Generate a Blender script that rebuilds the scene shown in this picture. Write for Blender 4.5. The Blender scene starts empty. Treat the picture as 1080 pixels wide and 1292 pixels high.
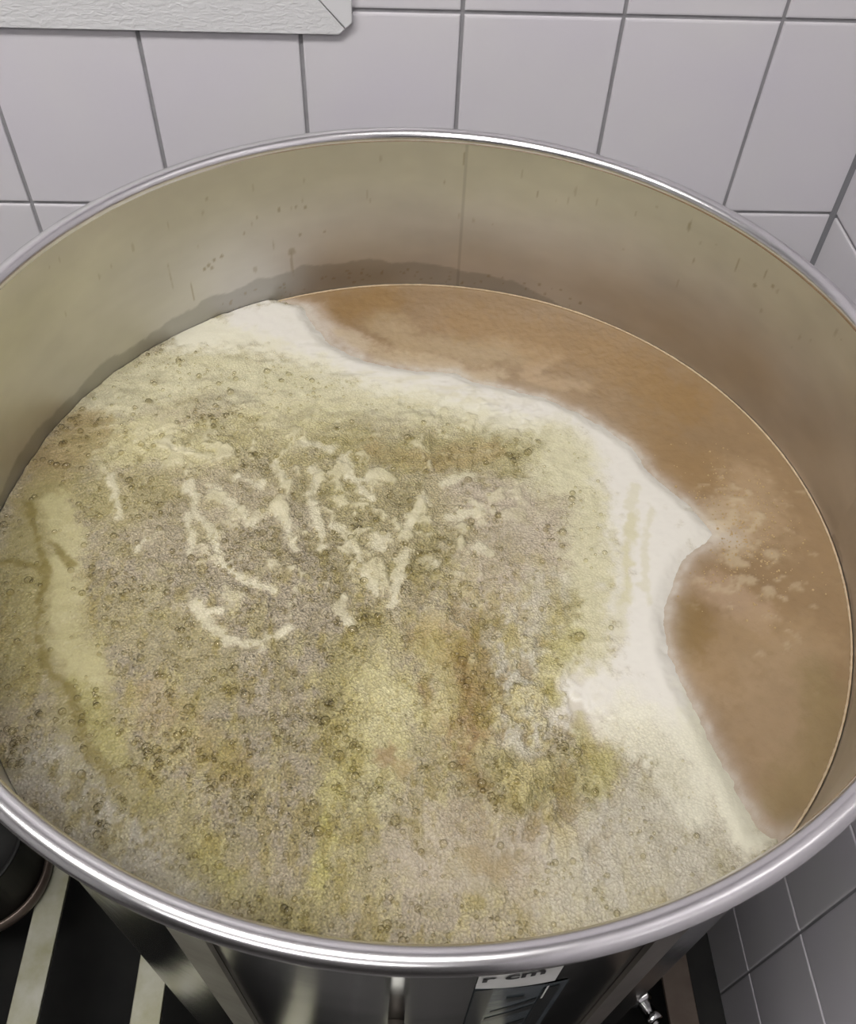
import bpy, bmesh, math, random
import numpy as np
from mathutils import Vector, Matrix

C = bpy.context.scene.collection
PI = math.pi

# ------------------------------------------------------------------ camera
cam = bpy.data.cameras.new('camera'); camo = bpy.data.objects.new('camera', cam); C.objects.link(camo)
cam.sensor_fit = 'HORIZONTAL'; cam.sensor_width = 36.0; cam.lens = 37.435
cam.clip_start = 0.02; cam.clip_end = 50
_R = Vector((0.9990852, -0.02810388, 0.03223244)); _U = Vector((0.00109305, 0.77026468, 0.6377234)); _F = Vector((0.04275001, 0.63710478, -0.76959076))
camo.matrix_world = Matrix(((_R.x, _U.x, -_F.x, -0.493545), (_R.y, _U.y, -_F.y, -0.87252), (_R.z, _U.z, -_F.z, 1.53555), (0, 0, 0, 1)))
bpy.context.scene.camera = camo

# ------------------------------------------------------------------ world, exposure
w = bpy.data.worlds.new('world'); bpy.context.scene.world = w; w.use_nodes = True
w.node_tree.nodes['Background'].inputs[0].default_value = (0.75, 0.77, 0.85, 1)
w.node_tree.nodes['Background'].inputs[1].default_value = 0.1
vs = bpy.context.scene.view_settings
vs.view_transform = 'Standard'; vs.look = 'None'; vs.gamma = 1.0; vs.use_curve_mapping = False; vs.exposure = 1.15

# room size
RX, RY, RZ = 3.0, 3.2, 2.6
# ceiling lamps (position x, y, length along x, width, strength)
LAMPS = [(-1.0, -1.0, 1.25, 0.30, 11.0), (-1.2, -2.3, 1.25, 0.24, 9.0)]

# ------------------------------------------------------------------ helpers
def lin(c, k=1.0):
    o = []
    for v in c[:3]:
        v = v / 255.0
        o.append((v / 12.92 if v <= 0.04045 else ((v + 0.055) / 1.055) ** 2.4) * k)
    return o

def principled(name, col, rough=0.5, metal=0.0, **kw):
    m = bpy.data.materials.new(name); m.use_nodes = True
    b = m.node_tree.nodes['Principled BSDF']
    b.inputs['Base Color'].default_value = (*col, 1)
    b.inputs['Roughness'].default_value = rough
    b.inputs['Metallic'].default_value = metal
    for k, v in kw.items(): b.inputs[k.replace('_', ' ')].default_value = v
    return m

def nd(m, typ, **kw):
    n = m.node_tree.nodes.new(typ)
    for k, v in kw.items():
        if k.startswith('i_'): n.inputs[k[2:].replace('_', ' ')].default_value = v
        else: setattr(n, k, v)
    return n

def ln(m, a, ao, b, bi): m.node_tree.links.new(a.outputs[ao], b.inputs[bi])

def wear(m, c1, c2, scale, bump=0.0, detail=5, stretch=(1, 1, 1), rough=None):
    """noise-driven colour grain between two colours plus a little relief"""
    b = m.node_tree.nodes['Principled BSDF']
    tc = nd(m, 'ShaderNodeTexCoord'); mp = nd(m, 'ShaderNodeMapping'); mp.inputs['Scale'].default_value = stretch
    n = nd(m, 'ShaderNodeTexNoise', i_Scale=scale, i_Detail=detail, i_Roughness=0.6)
    r = nd(m, 'ShaderNodeValToRGB')
    r.color_ramp.elements[0].position = 0.33; r.color_ramp.elements[1].position = 0.68
    r.color_ramp.elements[0].color = (*c1, 1); r.color_ramp.elements[1].color = (*c2, 1)
    ln(m, tc, 'Object', mp, 0); ln(m, mp, 0, n, 'Vector'); ln(m, n, 'Fac', r, 0); ln(m, r, 0, b, 'Base Color')
    if rough:
        mr = nd(m, 'ShaderNodeMapRange'); mr.inputs['To Min'].default_value = rough[0]; mr.inputs['To Max'].default_value = rough[1]
        ln(m, n, 'Fac', mr, 0); ln(m, mr, 0, b, 'Roughness')
    if bump:
        bp = nd(m, 'ShaderNodeBump', i_Strength=bump, i_Distance=0.001)
        ln(m, n, 'Fac', bp, 'Height'); ln(m, bp, 0, b, 'Normal')
    return m

def link(name, bm, mats, parent=None, smooth=False, bevel=0):
    me = bpy.data.meshes.new(name); bm.to_mesh(me); bm.free()
    for m in (mats if isinstance(mats, (list, tuple)) else [mats]): me.materials.append(m)
    if smooth:
        for p in me.polygons: p.use_smooth = True
    o = bpy.data.objects.new(name, me); C.objects.link(o)
    if parent: o.parent = parent
    if bevel:
        md = o.modifiers.new('bevel', 'BEVEL'); md.width = bevel; md.segments = 2; md.limit_method = 'ANGLE'
    return o

def empty(name, loc=(0, 0, 0)):
    o = bpy.data.objects.new(name, None); C.objects.link(o); o.location = loc; o.empty_display_size = 0.05
    return o

def tag(o, label=None, cat=None, group=None, kind=None):
    if label: o['label'] = label
    if cat: o['category'] = cat
    if group: o['group'] = group
    if kind: o['kind'] = kind
    return o

def add_box(bm, x0, x1, y0, y1, z0, z1):
    v = [bm.verts.new((x, y, z)) for z in (z0, z1) for x, y in ((x0, y0), (x1, y0), (x1, y1), (x0, y1))]
    for f in ((3, 2, 1, 0), (4, 5, 6, 7), (0, 1, 5, 4), (1, 2, 6, 5), (2, 3, 7, 6), (3, 0, 4, 7)): bm.faces.new([v[i] for i in f])
    return v

def add_lathe(bm, prof, n=64, closed=False, mat=None, M=None):
    """revolve (r, z) profile about z"""
    rings = []
    for r, z in prof:
        if r < 1e-6: rings.append([bm.verts.new((0, 0, z))])
        else: rings.append([bm.verts.new((r * math.cos(2 * PI * i / n), r * math.sin(2 * PI * i / n), z)) for i in range(n)])
    m = len(prof)
    for k in range(m if closed else m - 1):
        a, b = rings[k], rings[(k + 1) % m]
        for i in range(n):
            j = (i + 1) % n
            if len(a) == 1 and len(b) == 1: continue
            if len(a) == 1: f = bm.faces.new((a[0], b[j], b[i]))
            elif len(b) == 1: f = bm.faces.new((a[i], a[j], b[0]))
            else: f = bm.faces.new((a[i], a[j], b[j], b[i]))
            if mat is not None: f.material_index = mat
    if M is not None:
        for r in rings:
            for v in r: v.co = M @ v.co
    return rings

def vnoise(x, y, seed, per=64):
    rng = np.random.RandomState(seed); t = rng.rand(per, per)
    xi = np.floor(x).astype(int); yi = np.floor(y).astype(int); fx = x - xi; fy = y - yi
    fx = fx * fx * (3 - 2 * fx); fy = fy * fy * (3 - 2 * fy)
    a = t[xi % per, yi % per]; b = t[(xi + 1) % per, yi % per]; c = t[xi % per, (yi + 1) % per]; d = t[(xi + 1) % per, (yi + 1) % per]
    return (a * (1 - fx) + b * fx) * (1 - fy) + (c * (1 - fx) + d * fx) * fy

def fbm(x, y, scale, seed, octv=4):
    s = 0; a = 1.0; tot = 0
    for k in range(octv):
        s = s + a * vnoise(x / scale * 2 ** k + 17.3 * k, y / scale * 2 ** k + 9.1 * k, seed + k); tot += a; a *= 0.55
    return s / tot * 2 - 1

def sstep(a, b, x):
    t = np.clip((x - a) / (b - a), 0, 1); return t * t * (3 - 2 * t)

def dist_poly(x, y, pts):
    best = np.full(x.shape, 1e9)
    if len(pts) == 1: return np.hypot(x - pts[0][0], y - pts[0][1])
    for (ax, ay), (bx, by) in zip(pts[:-1], pts[1:]):
        dx, dy = bx - ax, by - ay; L = dx * dx + dy * dy + 1e-9
        t = np.clip(((x - ax) * dx + (y - ay) * dy) / L, 0, 1)
        best = np.minimum(best, np.hypot(x - ax - t * dx, y - ay - t * dy))
    return best

def inside(x, y, poly):
    c = np.zeros(x.shape, bool); n = len(poly)
    for i in range(n):
        x1, y1 = poly[i]; x2, y2 = poly[i - 1]
        if y1 == y2: continue
        c ^= ((y1 > y) != (y2 > y)) & (x < (x2 - x1) * (y - y1) / (y2 - y1) + x1)
    return c

# kettle: axis, rim height, bead radii, liquid level (metres)
KX, KY = -0.47043, -0.4668
ZR, RB, RT = 1.1502, 0.31557, 0.0062
RI = RB - RT + 0.0006
ZL = 1.0142
ZBAR = 0.525
ZBOT = 0.530

# ================================================================== room shell
def tile_mat():
    m = principled('glazed_tile', (0.62, 0.605, 0.64), 0.22)
    b = m.node_tree.nodes['Principled BSDF']
    tc = nd(m, 'ShaderNodeTexCoord'); oi = nd(m, 'ShaderNodeObjectInfo')
    n = nd(m, 'ShaderNodeTexNoise', i_Scale=6.0, i_Detail=2.0)
    va = nd(m, 'ShaderNodeVectorMath', operation='ADD'); ln(m, tc, 'Object', va, 0); ln(m, oi, 'Location', va, 1); ln(m, va, 0, n, 'Vector')
    r = nd(m, 'ShaderNodeValToRGB'); r.color_ramp.elements[0].position = 0.3; r.color_ramp.elements[1].position = 0.7
    r.color_ramp.elements[0].color = (0.63, 0.605, 0.655, 1); r.color_ramp.elements[1].color = (0.655, 0.64, 0.655, 1)
    ln(m, n, 'Fac', r, 0); ln(m, r, 0, b, 'Base Color')
    n2 = nd(m, 'ShaderNodeTexNoise', i_Scale=14.0, i_Detail=1.0); ln(m, va, 0, n2, 'Vector')
    bp = nd(m, 'ShaderNodeBump', i_Strength=0.25, i_Distance=0.0015); ln(m, n2, 'Fac', bp, 'Height'); ln(m, bp, 0, b, 'Normal')
    return m
M_TILE = tile_mat()
M_GROUT = wear(principled('grout', (0.3, 0.3, 0.31), 0.9), (0.25, 0.245, 0.255), (0.31, 0.305, 0.315), 60, 0.3)
M_PLASTER = wear(principled('white_plaster', (0.7, 0.7, 0.7), 0.8), (0.62, 0.62, 0.62), (0.7, 0.7, 0.7), 3, 0.1)
M_FLOOR = wear(principled('floor_tile', (0.12, 0.11, 0.11), 0.45), (0.05, 0.047, 0.045), (0.08, 0.076, 0.072), 8, 0.1)

def slab(name, *b):
    bm = bmesh.new(); add_box(bm, *b); return bm
wall_back = tag(link('wall_back', slab('', -RX - .1, .1, 0.0025, 0.1, -.1, RZ), M_GROUT), kind='structure')
wall_right = tag(link('wall_right', slab('', 0.0025, 0.1, -RY - .1, 0.0025, -.1, RZ), M_GROUT), kind='structure')
M_DARKWALL = wear(principled('dark_reflected_wall', (0.05, 0.05, 0.05), 0.7), (0.04, 0.038, 0.036), (0.06, 0.057, 0.054), 3)  # unseen front wall, coloured dark so that rim and kettle reflect darkness
tag(link('wall_left', slab('', -RX - .1, -RX, -RY, 0.006, 0, RZ), M_PLASTER), kind='structure')
tag(link('wall_front', slab('', -RX - .1, .006, -RY - .1, -RY, 0, RZ), M_DARKWALL), kind='structure')
tag(link('ceiling', slab('', -RX - .1, .1, -RY - .1, .1, RZ, RZ + .1), M_PLASTER), kind='structure')
floor = tag(link('floor', slab('', -RX, .006, -RY, 0.006, -.1, 0.0), M_GROUT), kind='structure')

J = 0.0038           # joint width
def tile_mesh(w, h, name='tile'):
    """glazed tile with a rounded pillow edge, front face towards -Y, origin at its centre"""
    bm = bmesh.new()
    def ring(ins, y): return [bm.verts.new((sx * (w / 2 - ins), y, sz * (h / 2 - ins))) for sx, sz in ((-1, -1), (1, -1), (1, 1), (-1, 1))]
    rs = [ring(0, 0.006), ring(0, 0.0012), ring(0.0006, 0.0003), ring(0.0022, 0.0)]
    for a, b in zip(rs[:-1], rs[1:]):
        for i in range(4): bm.faces.new((a[i], a[(i + 1) % 4], b[(i + 1) % 4], b[i]))
    bm.faces.new(rs[-1])
    me = bpy.data.meshes.new(name); bm.to_mesh(me); bm.free(); me.materials.append(M_TILE); return me

TW, TH, XO, ZH1, YV = 0.15, 0.20, 0.1263, 1.200, 0.5912
full = tile_mesh(TW - J, TH - J); cut = tile_mesh(XO - J, TH - J)
rows = [(ZH1 - (k + 1) * TH, ZH1 - k * TH) for k in range(-7, 6)]
cols = [(-XO, 0.0)] + [(-XO - (i + 1) * TW, -XO - i * TW) for i in range(20)]
def place_tile(me, x, y, z, parent, rot=0.0, name='tile'):
    o = bpy.data.objects.new(name, me); C.objects.link(o); o.parent = parent
    o.location = (x, y, z); o.rotation_euler = (0, 0, rot); return o
rnd = random.Random(3)
def joined(name, specs, parent):
    bm = bmesh.new()
    for me, x, y, z, rot in specs:
        n0 = len(bm.verts); bm.from_mesh(me); bm.verts.ensure_lookup_table()
        M = Matrix.Translation((x, y, z)) @ Matrix.Rotation(rot, 4, 'Z')
        for v in bm.verts[n0:]: v.co = M @ v.co
    return tag(link(name, bm, M_TILE, parent), kind='stuff')
far = []
for z0, z1 in rows:
    if z1 > RZ + 0.02 or z1 <= 0.02: continue
    for x0, x1 in cols:
        me = cut if x0 == -XO else full
        spec = (me, (x0 + x1) / 2, 0.0, (z0 + z1) / 2)
        if x0 > -1.25 and z0 < 1.75 and z1 > 0.8:
            o = place_tile(me, *spec[1:], wall_back)
        else: far.append((*spec, 0.0))
joined('distant_tiles', far, wall_back)
# right wall: joints run at y = -YV + k*TW
ys = [(-YV + (k - 1) * TW, -YV + k * TW) for k in range(-12, 4)]
cut2 = tile_mesh(YV - 3 * TW - J, TH - J)
far = []
for z0, z1 in rows:
    if z1 > RZ + 0.02: continue
    for y0, y1 in ys + [(-YV + 3 * TW, 0.0)]:
        me = cut2 if y1 == 0.0 else full
        if z1 < 0.02: continue
        if y0 > -1.0 and z0 < 1.45: place_tile(me, 0.0, (y0 + y1) / 2, (z0 + z1) / 2, wall_right, -PI / 2 * -1 if False else -PI / 2)
        else: far.append((me, 0.0, (y0 + y1) / 2, (z0 + z1) / 2, -PI / 2))
joined('distant_tiles', far, wall_right)
# silicone bead in the corner
M_SIL = principled('grey_silicone', (0.2, 0.2, 0.215), 0.55)
bm = bmesh.new()
v = [bm.verts.new(p) for z in (0, RZ) for p in ((-0.0045, 0.004, z), (-0.0045, -0.0006, z), (-0.003, -0.0032, z), (-0.0008, -0.0045, z), (0.004, -0.0045, z), (0.006, 0.006, z))]
for i in range(6): bm.faces.new((v[i], v[(i + 1) % 6], v[6 + (i + 1) % 6], v[6 + i]))
tag(link('trim_3', bm, M_SIL, smooth=False), 'grey silicone bead filling the inner corner between the tiled walls', kind='structure')
# floor tiles
fl = []
bmf = bmesh.new()
for i in range(10):
    for j in range(11):
        add_box(bmf, -0.3 * (i + 1) + .002, -0.3 * i - .002, -0.3 * (j + 1) + .002 , -0.3 * j - .002, -0.004, 0.003)
tag(link('floor_tiles', bmf, M_FLOOR, floor), kind='stuff')

# white frame on the back wall, top left of the view
M_WOODCHIP = principled('embossed_paper', (0.64, 0.64, 0.645), 0.6)
def emboss(m):
    b = m.node_tree.nodes['Principled BSDF']; tc = nd(m, 'ShaderNodeTexCoord'); mp = nd(m, 'ShaderNodeMapping'); mp.inputs['Scale'].default_value = (1, 1, 2.2)
    n = nd(m, 'ShaderNodeTexNoise', i_Scale=130.0, i_Detail=3.0, i_Distortion=0.8)
    r = nd(m, 'ShaderNodeValToRGB'); r.color_ramp.elements[0].position = 0.42; r.color_ramp.elements[1].position = 0.62
    bp = nd(m, 'ShaderNodeBump', i_Strength=0.35, i_Distance=0.001)
    ln(m, tc, 'Object', mp, 0); ln(m, mp, 0, n, 'Vector'); ln(m, n, 'Fac', r, 0); ln(m, r, 0, bp, 'Height'); ln(m, bp, 0, b, 'Normal')
emboss(M_WOODCHIP)
M_PLAST = principled('white_plastic_trim', (0.66, 0.66, 0.67), 0.4)
def prism_y(bm, pts, y0, y1):
    a = [bm.verts.new((x, y0, z)) for x, z in pts]; b = [bm.verts.new((x, y1, z)) for x, z in pts]
    n = len(pts); bm.faces.new(a); bm.faces.new(b[::-1])
    for i in range(n): bm.faces.new((a[i], b[i], b[(i + 1) % n], a[(i + 1) % n]))
bm = bmesh.new()   # horizontal casing, mitred at the right
prism_y(bm, [(-1.60, 1.1810), (-0.540, 1.1810), (-0.5345, 1.1860), (-0.5605, 1.2140), (-0.5605, 1.2700), (-1.60, 1.2700)], -0.007, 0.0005)
t1 = tag(link('trim_1', bm, M_WOODCHIP, bevel=0.0007), 'white embossed paper casing board along the top left of the tiled wall', kind='structure')
bm = bmesh.new()   # upright corner strip
prism_y(bm, [(-0.5335, 1.1870), (-0.5275, 1.1920), (-0.5275, 1.62), (-0.5595, 1.62), (-0.5595, 1.2145)], -0.008, 0.0005)
tag(link('trim_2', bm, M_PLAST, bevel=0.0008), 'upright white plastic edge strip of the casing, mitred at its lower corner', kind='structure')
bm = bmesh.new()
prism_y(bm, [(-1.60, 1.2720), (-0.5615, 1.2720), (-0.5615, 1.60), (-1.60, 1.60)], -0.004, 0.0005)
link('casing_board', bm, M_WOODCHIP, t1)

# ceiling lamps
M_LAMPHOUSE = principled('lamp_housing', (0.75, 0.75, 0.75), 0.4)
for i, (lx, ly, L, W, S) in enumerate(LAMPS):
    e = empty('ceiling_lamp', (lx, ly, RZ))
    tag(e, ('long fluorescent ceiling lamp directly above the kettle', 'long fluorescent ceiling lamp over the middle of the room')[i], 'lamp')
    bm = bmesh.new(); add_box(bm, -L / 2 - .02, L / 2 + .02, -W / 2 - .02, W / 2 + .02, -0.05, 0); link('housing', bm, M_LAMPHOUSE, e)
    m = principled('lamp_diffuser', (0.8, 0.8, 0.8), 0.5); b = m.node_tree.nodes['Principled BSDF']
    b.inputs['Emission Color'].default_value = (1.0, 0.97, 0.95, 1); b.inputs['Emission Strength'].default_value = S
    bm = bmesh.new(); add_box(bm, -L / 2, L / 2, -W / 2, W / 2, -0.075, -0.0505); link('diffuser', bm, m, e, bevel=0.006)

# ================================================================== gas hob under the kettle
M_BLACK = wear(principled('black_enamel', (0.008, 0.008, 0.008), 0.5), (0.004, 0.004, 0.004), (0.01, 0.01, 0.009), 20, 0.1)
M_PAN = wear(principled('sooty_pan', (0.004, 0.004, 0.004), 0.75), (0.002, 0.002, 0.002), (0.006, 0.006, 0.005), 14, 0.2)
M_BAR = wear(principled('worn_bar_steel', (0.3, 0.29, 0.22), 0.5, 0.55), (0.17, 0.165, 0.10), (0.26, 0.26, 0.22), 22, 0.25, rough=(0.35, 0.6))
M_BAR_SHADED = wear(principled('shaded_bar_steel', (0.06, 0.04, 0.03), 0.6, 0.3), (0.05, 0.034, 0.024), (0.09, 0.07, 0.055), 18, 0.3)  # darker brown copy of the bar steel, shade put into its colour
for m_ in (M_BLACK, M_PAN): m_.node_tree.nodes['Principled BSDF'].inputs['Specular IOR Level'].default_value = 0.15
hob = empty('gas_hob', (-0.55, -0.45, 0)); tag(hob, 'low black gas hob with flat steel bars carrying the kettle', 'stove')
def hx(bm): 
    for v in bm.verts: v.co -= Vector((-0.55, -0.45, 0))
    return bm
HX0, HX1, HY0, HY1 = -1.06, -0.152, -0.86, -0.09
bm = bmesh.new(); add_box(bm, HX0, HX1, HY0, HY1, 0.08, 0.40); link('body', hx(bm), M_BLACK, hob, bevel=0.004)
bm = bmesh.new(); add_box(bm, HX0 + .03, HX1 - .03, HY0 + .03, HY1 - .03, 0.4005, 0.415); link('drip_pan', hx(bm), M_PAN, hob)
for nm, b in (('side_rail', (HX0, HX0 + .03, HY0, HY1)), ('side_rail', (HX1 - .03, HX1, HY0, HY1)), ('cross_rail', (HX0 + .031, HX1 - .031, HY0, HY0 + .03)), ('cross_rail', (HX0 + .031, HX1 - .031, HY1 - .03, HY1))):
    bm = bmesh.new(); add_box(bm, *b, 0.401, ZBAR - 0.0065); link(nm, hx(bm), M_BLACK, hob, bevel=0.002)
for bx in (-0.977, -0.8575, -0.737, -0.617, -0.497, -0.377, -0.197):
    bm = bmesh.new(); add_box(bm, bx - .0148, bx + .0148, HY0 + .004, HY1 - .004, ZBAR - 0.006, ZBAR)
    o = link('grate_bar', hx(bm), M_BAR if bx < -.3 else M_BAR_SHADED, hob, bevel=0.0008)
    if bx > -.3: o['label'] = 'dark brown flat bar, shade put into its colour'
for fx in (HX0 + .04, HX1 - .04):
    for fy in (HY0 + .04, HY1 - .04):
        bm = bmesh.new(); add_lathe(bm, [(0, 0.0035), (.025, .0035), (.025, .02), (.018, .03), (.018, .08), (0, .08)], 20, M=Matrix.Translation((fx, fy, 0))); link('foot', hx(bm), M_BLACK, hob, True)
M_BURN = wear(principled('cast_iron', (0.02, 0.02, 0.02), 0.7, 0.6), (0.012, 0.012, 0.012), (0.03, 0.03, 0.028), 30, 0.3)
bm = bmesh.new(); add_lathe(bm, [(.05, .42), (.13, .42), (.135, .43), (.13, .455), (.05, .455)], 48, closed=True, M=Matrix.Translation((KX, KY, 0))); link('burner', hx(bm), M_BURN, hob, True)

M_CHROME = wear(principled('chrome', (0.75, 0.75, 0.75), 0.1, 1.0), (0.6, 0.6, 0.6), (0.8, 0.8, 0.8), 9)
def axis_M(p, q):
    d = (Vector(q) - Vector(p)); return Matrix.Translation(p) @ d.to_track_quat('Z', 'Y').to_matrix().to_4x4(), d.length
# small dark pan standing on the bars to the left of the kettle
pan = empty('small_pan', (-0.926, -0.547, ZBAR + .0004)); tag(pan, 'small dark round pan with a dull brown base band, at the lower left edge', 'pan')
M_BAND = wear(principled('dull_brown_steel', (0.08, 0.06, 0.05), 0.4, 0.6), (0.06, 0.045, 0.035), (0.11, 0.085, 0.07), 16)
bm = bmesh.new(); add_lathe(bm, [(0, 0), (.060, 0), (.064, .002), (.066, .006), (.066, .022), (.062, .022), (.062, .006), (0, .006)], 64); link('base_band', bm, M_BAND, pan, True)
bm = bmesh.new(); add_lathe(bm, [(0, .0061), (.0615, .0061), (.0615, .10), (.064, .102), (.0635, .104), (.059, .103), (.059, .010), (0, .010)], 64); link('bowl', bm, M_BLACK, pan, True)

e = empty('gas_cock', (-0.244, -0.672, ZBAR - .05)); tag(e, 'small faceted chrome valve fitting at the bottom edge, right of the kettle front', 'valve')
Mx, L = axis_M((-0.006, 0.012, 0.045), (0.016, -0.036, 0.062))
bm = bmesh.new(); add_lathe(bm, [(0, 0), (.0105, 0), (.0125, .003), (.0125, .030), (.0095, .033), (0, .033)], 6, M=Mx); link('hex_body', bm, M_CHROME, e, bevel=0.0008)
bm = bmesh.new(); add_lathe(bm, [(0, .0331), (.007, .0331), (.007, .045), (.0085, .046), (.0085, .052), (.004, .053), (.004, .047), (0, .047)], 24, M=Mx); link('spout', bm, M_CHROME, e, True)
bm = bmesh.new(); add_lathe(bm, [(0, -.035), (.006, -.035), (.006, .003), (0, .003)], 16, M=Matrix.Translation((-0.002, 0.008, 0.04))); link('stem', bm, M_BURN, e, True)

# ================================================================== kettle
def steel(name, col, rough, rr=None, aniso=0.0):
    m = principled(name, col, rough, 1.0); m.node_tree.nodes['Principled BSDF'].inputs['Anisotropic'].default_value = aniso
    return m
M_RIM = steel('polished_rim_steel', (0.64, 0.63, 0.64), 0.22)
def outer_steel():
    m = steel('polished_outer_steel', (0.17, 0.17, 0.165), 0.17)
    b = m.node_tree.nodes['Principled BSDF']; tc = nd(m, 'ShaderNodeTexCoord'); mp = nd(m, 'ShaderNodeMapping'); mp.inputs['Scale'].default_value = (1, 1, 6)
    n = nd(m, 'ShaderNodeTexNoise', i_Scale=5.0, i_Detail=3.0); bp = nd(m, 'ShaderNodeBump', i_Strength=0.12, i_Distance=0.002)
    ln(m, tc, 'Object', mp, 0); ln(m, mp, 0, n, 'Vector'); ln(m, n, 'Fac', bp, 'Height'); ln(m, bp, 0, b, 'Normal'); return m
M_OUT = outer_steel()
def inner_steel():
    m = steel('brushed_inner_steel', (0.6, 0.6, 0.55), 0.36)
    b = m.node_tree.nodes['Principled BSDF']; at = nd(m, 'ShaderNodeAttribute', attribute_name='tint')
    ln(m, at, 'Color', b, 'Base Color')
    tc = nd(m, 'ShaderNodeTexCoord'); mp = nd(m, 'ShaderNodeMapping'); mp.inputs['Scale'].default_value = (1, 1, 30)
    n = nd(m, 'ShaderNodeTexNoise', i_Scale=9.0, i_Detail=4.0); bp = nd(m, 'ShaderNodeBump', i_Strength=0.1, i_Distance=0.0006)
    ln(m, tc, 'Object', mp, 0); ln(m, mp, 0, n, 'Vector'); ln(m, n, 'Fac', bp, 'Height'); ln(m, bp, 0, b, 'Normal')
    n2 = nd(m, 'ShaderNodeTexNoise', i_Scale=11.0, i_Detail=5.0); ln(m, tc, 'Object', n2, 'Vector')
    mr = nd(m, 'ShaderNodeMapRange'); mr.inputs['To Min'].default_value = 0.3; mr.inputs['To Max'].default_value = 0.5
    ln(m, n2, 'Fac', mr, 0); ln(m, mr, 0, b, 'Roughness'); return m
M_IN = inner_steel()
kettle = empty('brewing_kettle', (KX, KY, ZBOT)); tag(kettle, 'large round stainless steel brewing kettle full of boiling wort, standing on the gas hob', 'kettle')
kettle.rotation_euler = (0.0, 0.0, 0)
HR = ZR - ZBOT
TXr, TYr = -0.0053, 0.0348                 # the rim plane leans slightly: higher at the wall side
def lean(x, y): return TXr * x + TYr * y
RO = RI + 0.0016
# outer skin and base
bm = bmesh.new()
NS = 256
prof = [(0, 0.0), (RO - .022, 0.0), (RO - .012, .0022), (RO - .005, .007), (RO - .0012, .014), (RO, .022)] + [(RO, .022 + (HR - .030) * k / 8) for k in range(1, 9)]
rs = add_lathe(bm, prof[2:], NS)
for k, r in enumerate(rs):
    for v in r: v.co.z += lean(v.co.x, v.co.y) * min(1, v.co.z / HR)
kw = link('outer_wall', bm, M_OUT, kettle, True)
bm = bmesh.new(); add_lathe(bm, [(0, .0005), (RO - .022, .0005), (RO - .0121, .0023), (RO - .0121, .006), (0, .006)], 96); link('base', bm, M_OUT, kettle, True)
# rolled bead rim
bm = bmesh.new()
NP = 24
rs = add_lathe(bm, [(RB + RT * math.cos(2 * PI * k / NP), HR + RT * math.sin(2 * PI * k / NP)) for k in range(NP)], 360, closed=True)
for r in rs:
    for v in r: v.co.z += lean(v.co.x, v.co.y)
bmesh.ops.recalc_face_normals(bm, faces=bm.faces)
link('rim', bm, M_RIM, kettle, True)
# inner wall with tinted steel (scale, drips, wet band)
na, nz = 1500, 120
z0w, z1w = HR - 0.185, HR - 0.0006
A, Z = np.meshgrid(np.arange(na) * 2 * PI / na, np.linspace(0, 1, nz), indexing='ij')
X = RI * np.cos(A); Yy = RI * np.sin(A); top = z1w + TXr * X + TYr * Yy; ZZ = z0w + (top - z0w) * Z
co = np.stack([X, Yy, ZZ], -1).reshape(-1, 3)
idx = np.arange(na * nz).reshape(na, nz); nxt = np.roll(idx, -1, 0)
faces = np.stack([idx[:, :-1], idx[:, 1:], nxt[:, 1:], nxt[:, :-1]], -1).reshape(-1, 4)
def fast_mesh(name, co, faces, mat, parent, attr=None, smooth=True, extra=None):
    me = bpy.data.meshes.new(name)
    me.vertices.add(len(co)); me.vertices.foreach_set('co', co.astype(np.float32).ravel())
    nf, k = faces.shape
    me.loops.add(nf * k); me.loops.foreach_set('vertex_index', faces.astype(np.int32).ravel())
    me.polygons.add(nf); me.polygons.foreach_set('loop_start', (np.arange(nf) * k).astype(np.int32)); me.polygons.foreach_set('loop_total', np.full(nf, k, np.int32))
    me.update(calc_edges=True); me.validate()
    if smooth: me.polygons.foreach_set('use_smooth', np.ones(nf, bool))
    for nm, arr in (attr or {}).items():
        a = me.color_attributes.new(nm, 'FLOAT_COLOR', 'POINT'); a.data.foreach_set('color', arr.astype(np.float32).ravel())
    me.materials.append(mat)
    o = bpy.data.objects.new(name, me); C.objects.link(o)
    if parent: o.parent = parent
    return o
def rgba(a): return np.concatenate([a, np.ones((len(a), 1))], 1)
arc = (A * RI * 1000)                     # mm round the wall
zz = (ZZ + ZBOT - ZL) * 1000              # mm above the liquid
ang = np.degrees(A)
base = np.array([0.60, 0.59, 0.57]); tint = np.zeros(A.shape + (3,)) + base
n1 = fbm(arc, zz, 60, 5)[..., None]; n2 = fbm(arc, zz * 3, 40, 11)[..., None]
tint = tint * (1 + 0.10 * n1 + 0.06 * n2)
up = sstep(60, 120, zz + 12 * fbm(arc, zz, 50, 9))[..., None]          # yellowish reflection of the foam, painted on the upper wall
tint = tint * (1 - up) + tint * np.array([1.02, 1.02, 0.93]) * up
low = (1 - sstep(25, 75, zz + 10 * fbm(arc, zz, 70, 19)))[..., None] * (0.5 - 0.5 * np.cos(A + 0.3))[..., None] * 0 
wet_h = 6 + 24 * np.exp(-((ang - 105) / 34.0) ** 2) + 12 * np.exp(-((ang - 165) / 35.0) ** 2) - 14 * sstep(0, 1, (80 - ang) / 30) + 6 * fbm(arc, zz * 0 + 3, 22, 31)
wet = (1 - sstep(-0.8, 1.2, zz - wet_h))[..., None]
tint = tint * (1 - 0.26 * wet)
rs_ = np.random.RandomState(5)
def spot(a_deg, zmm, wa, hz, k, col=(0.3, 0.25, 0.15)):
    global tint
    d = np.hypot((arc - math.radians(a_deg) * RI * 1000) / wa, (zz - zmm) / hz) + 0.35 * fbm(arc, zz, 3, 77)
    m = (1 - sstep(0.6, 1.1, d))[..., None] * k
    tint = tint * (1 - m) + np.array(col) * m
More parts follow.
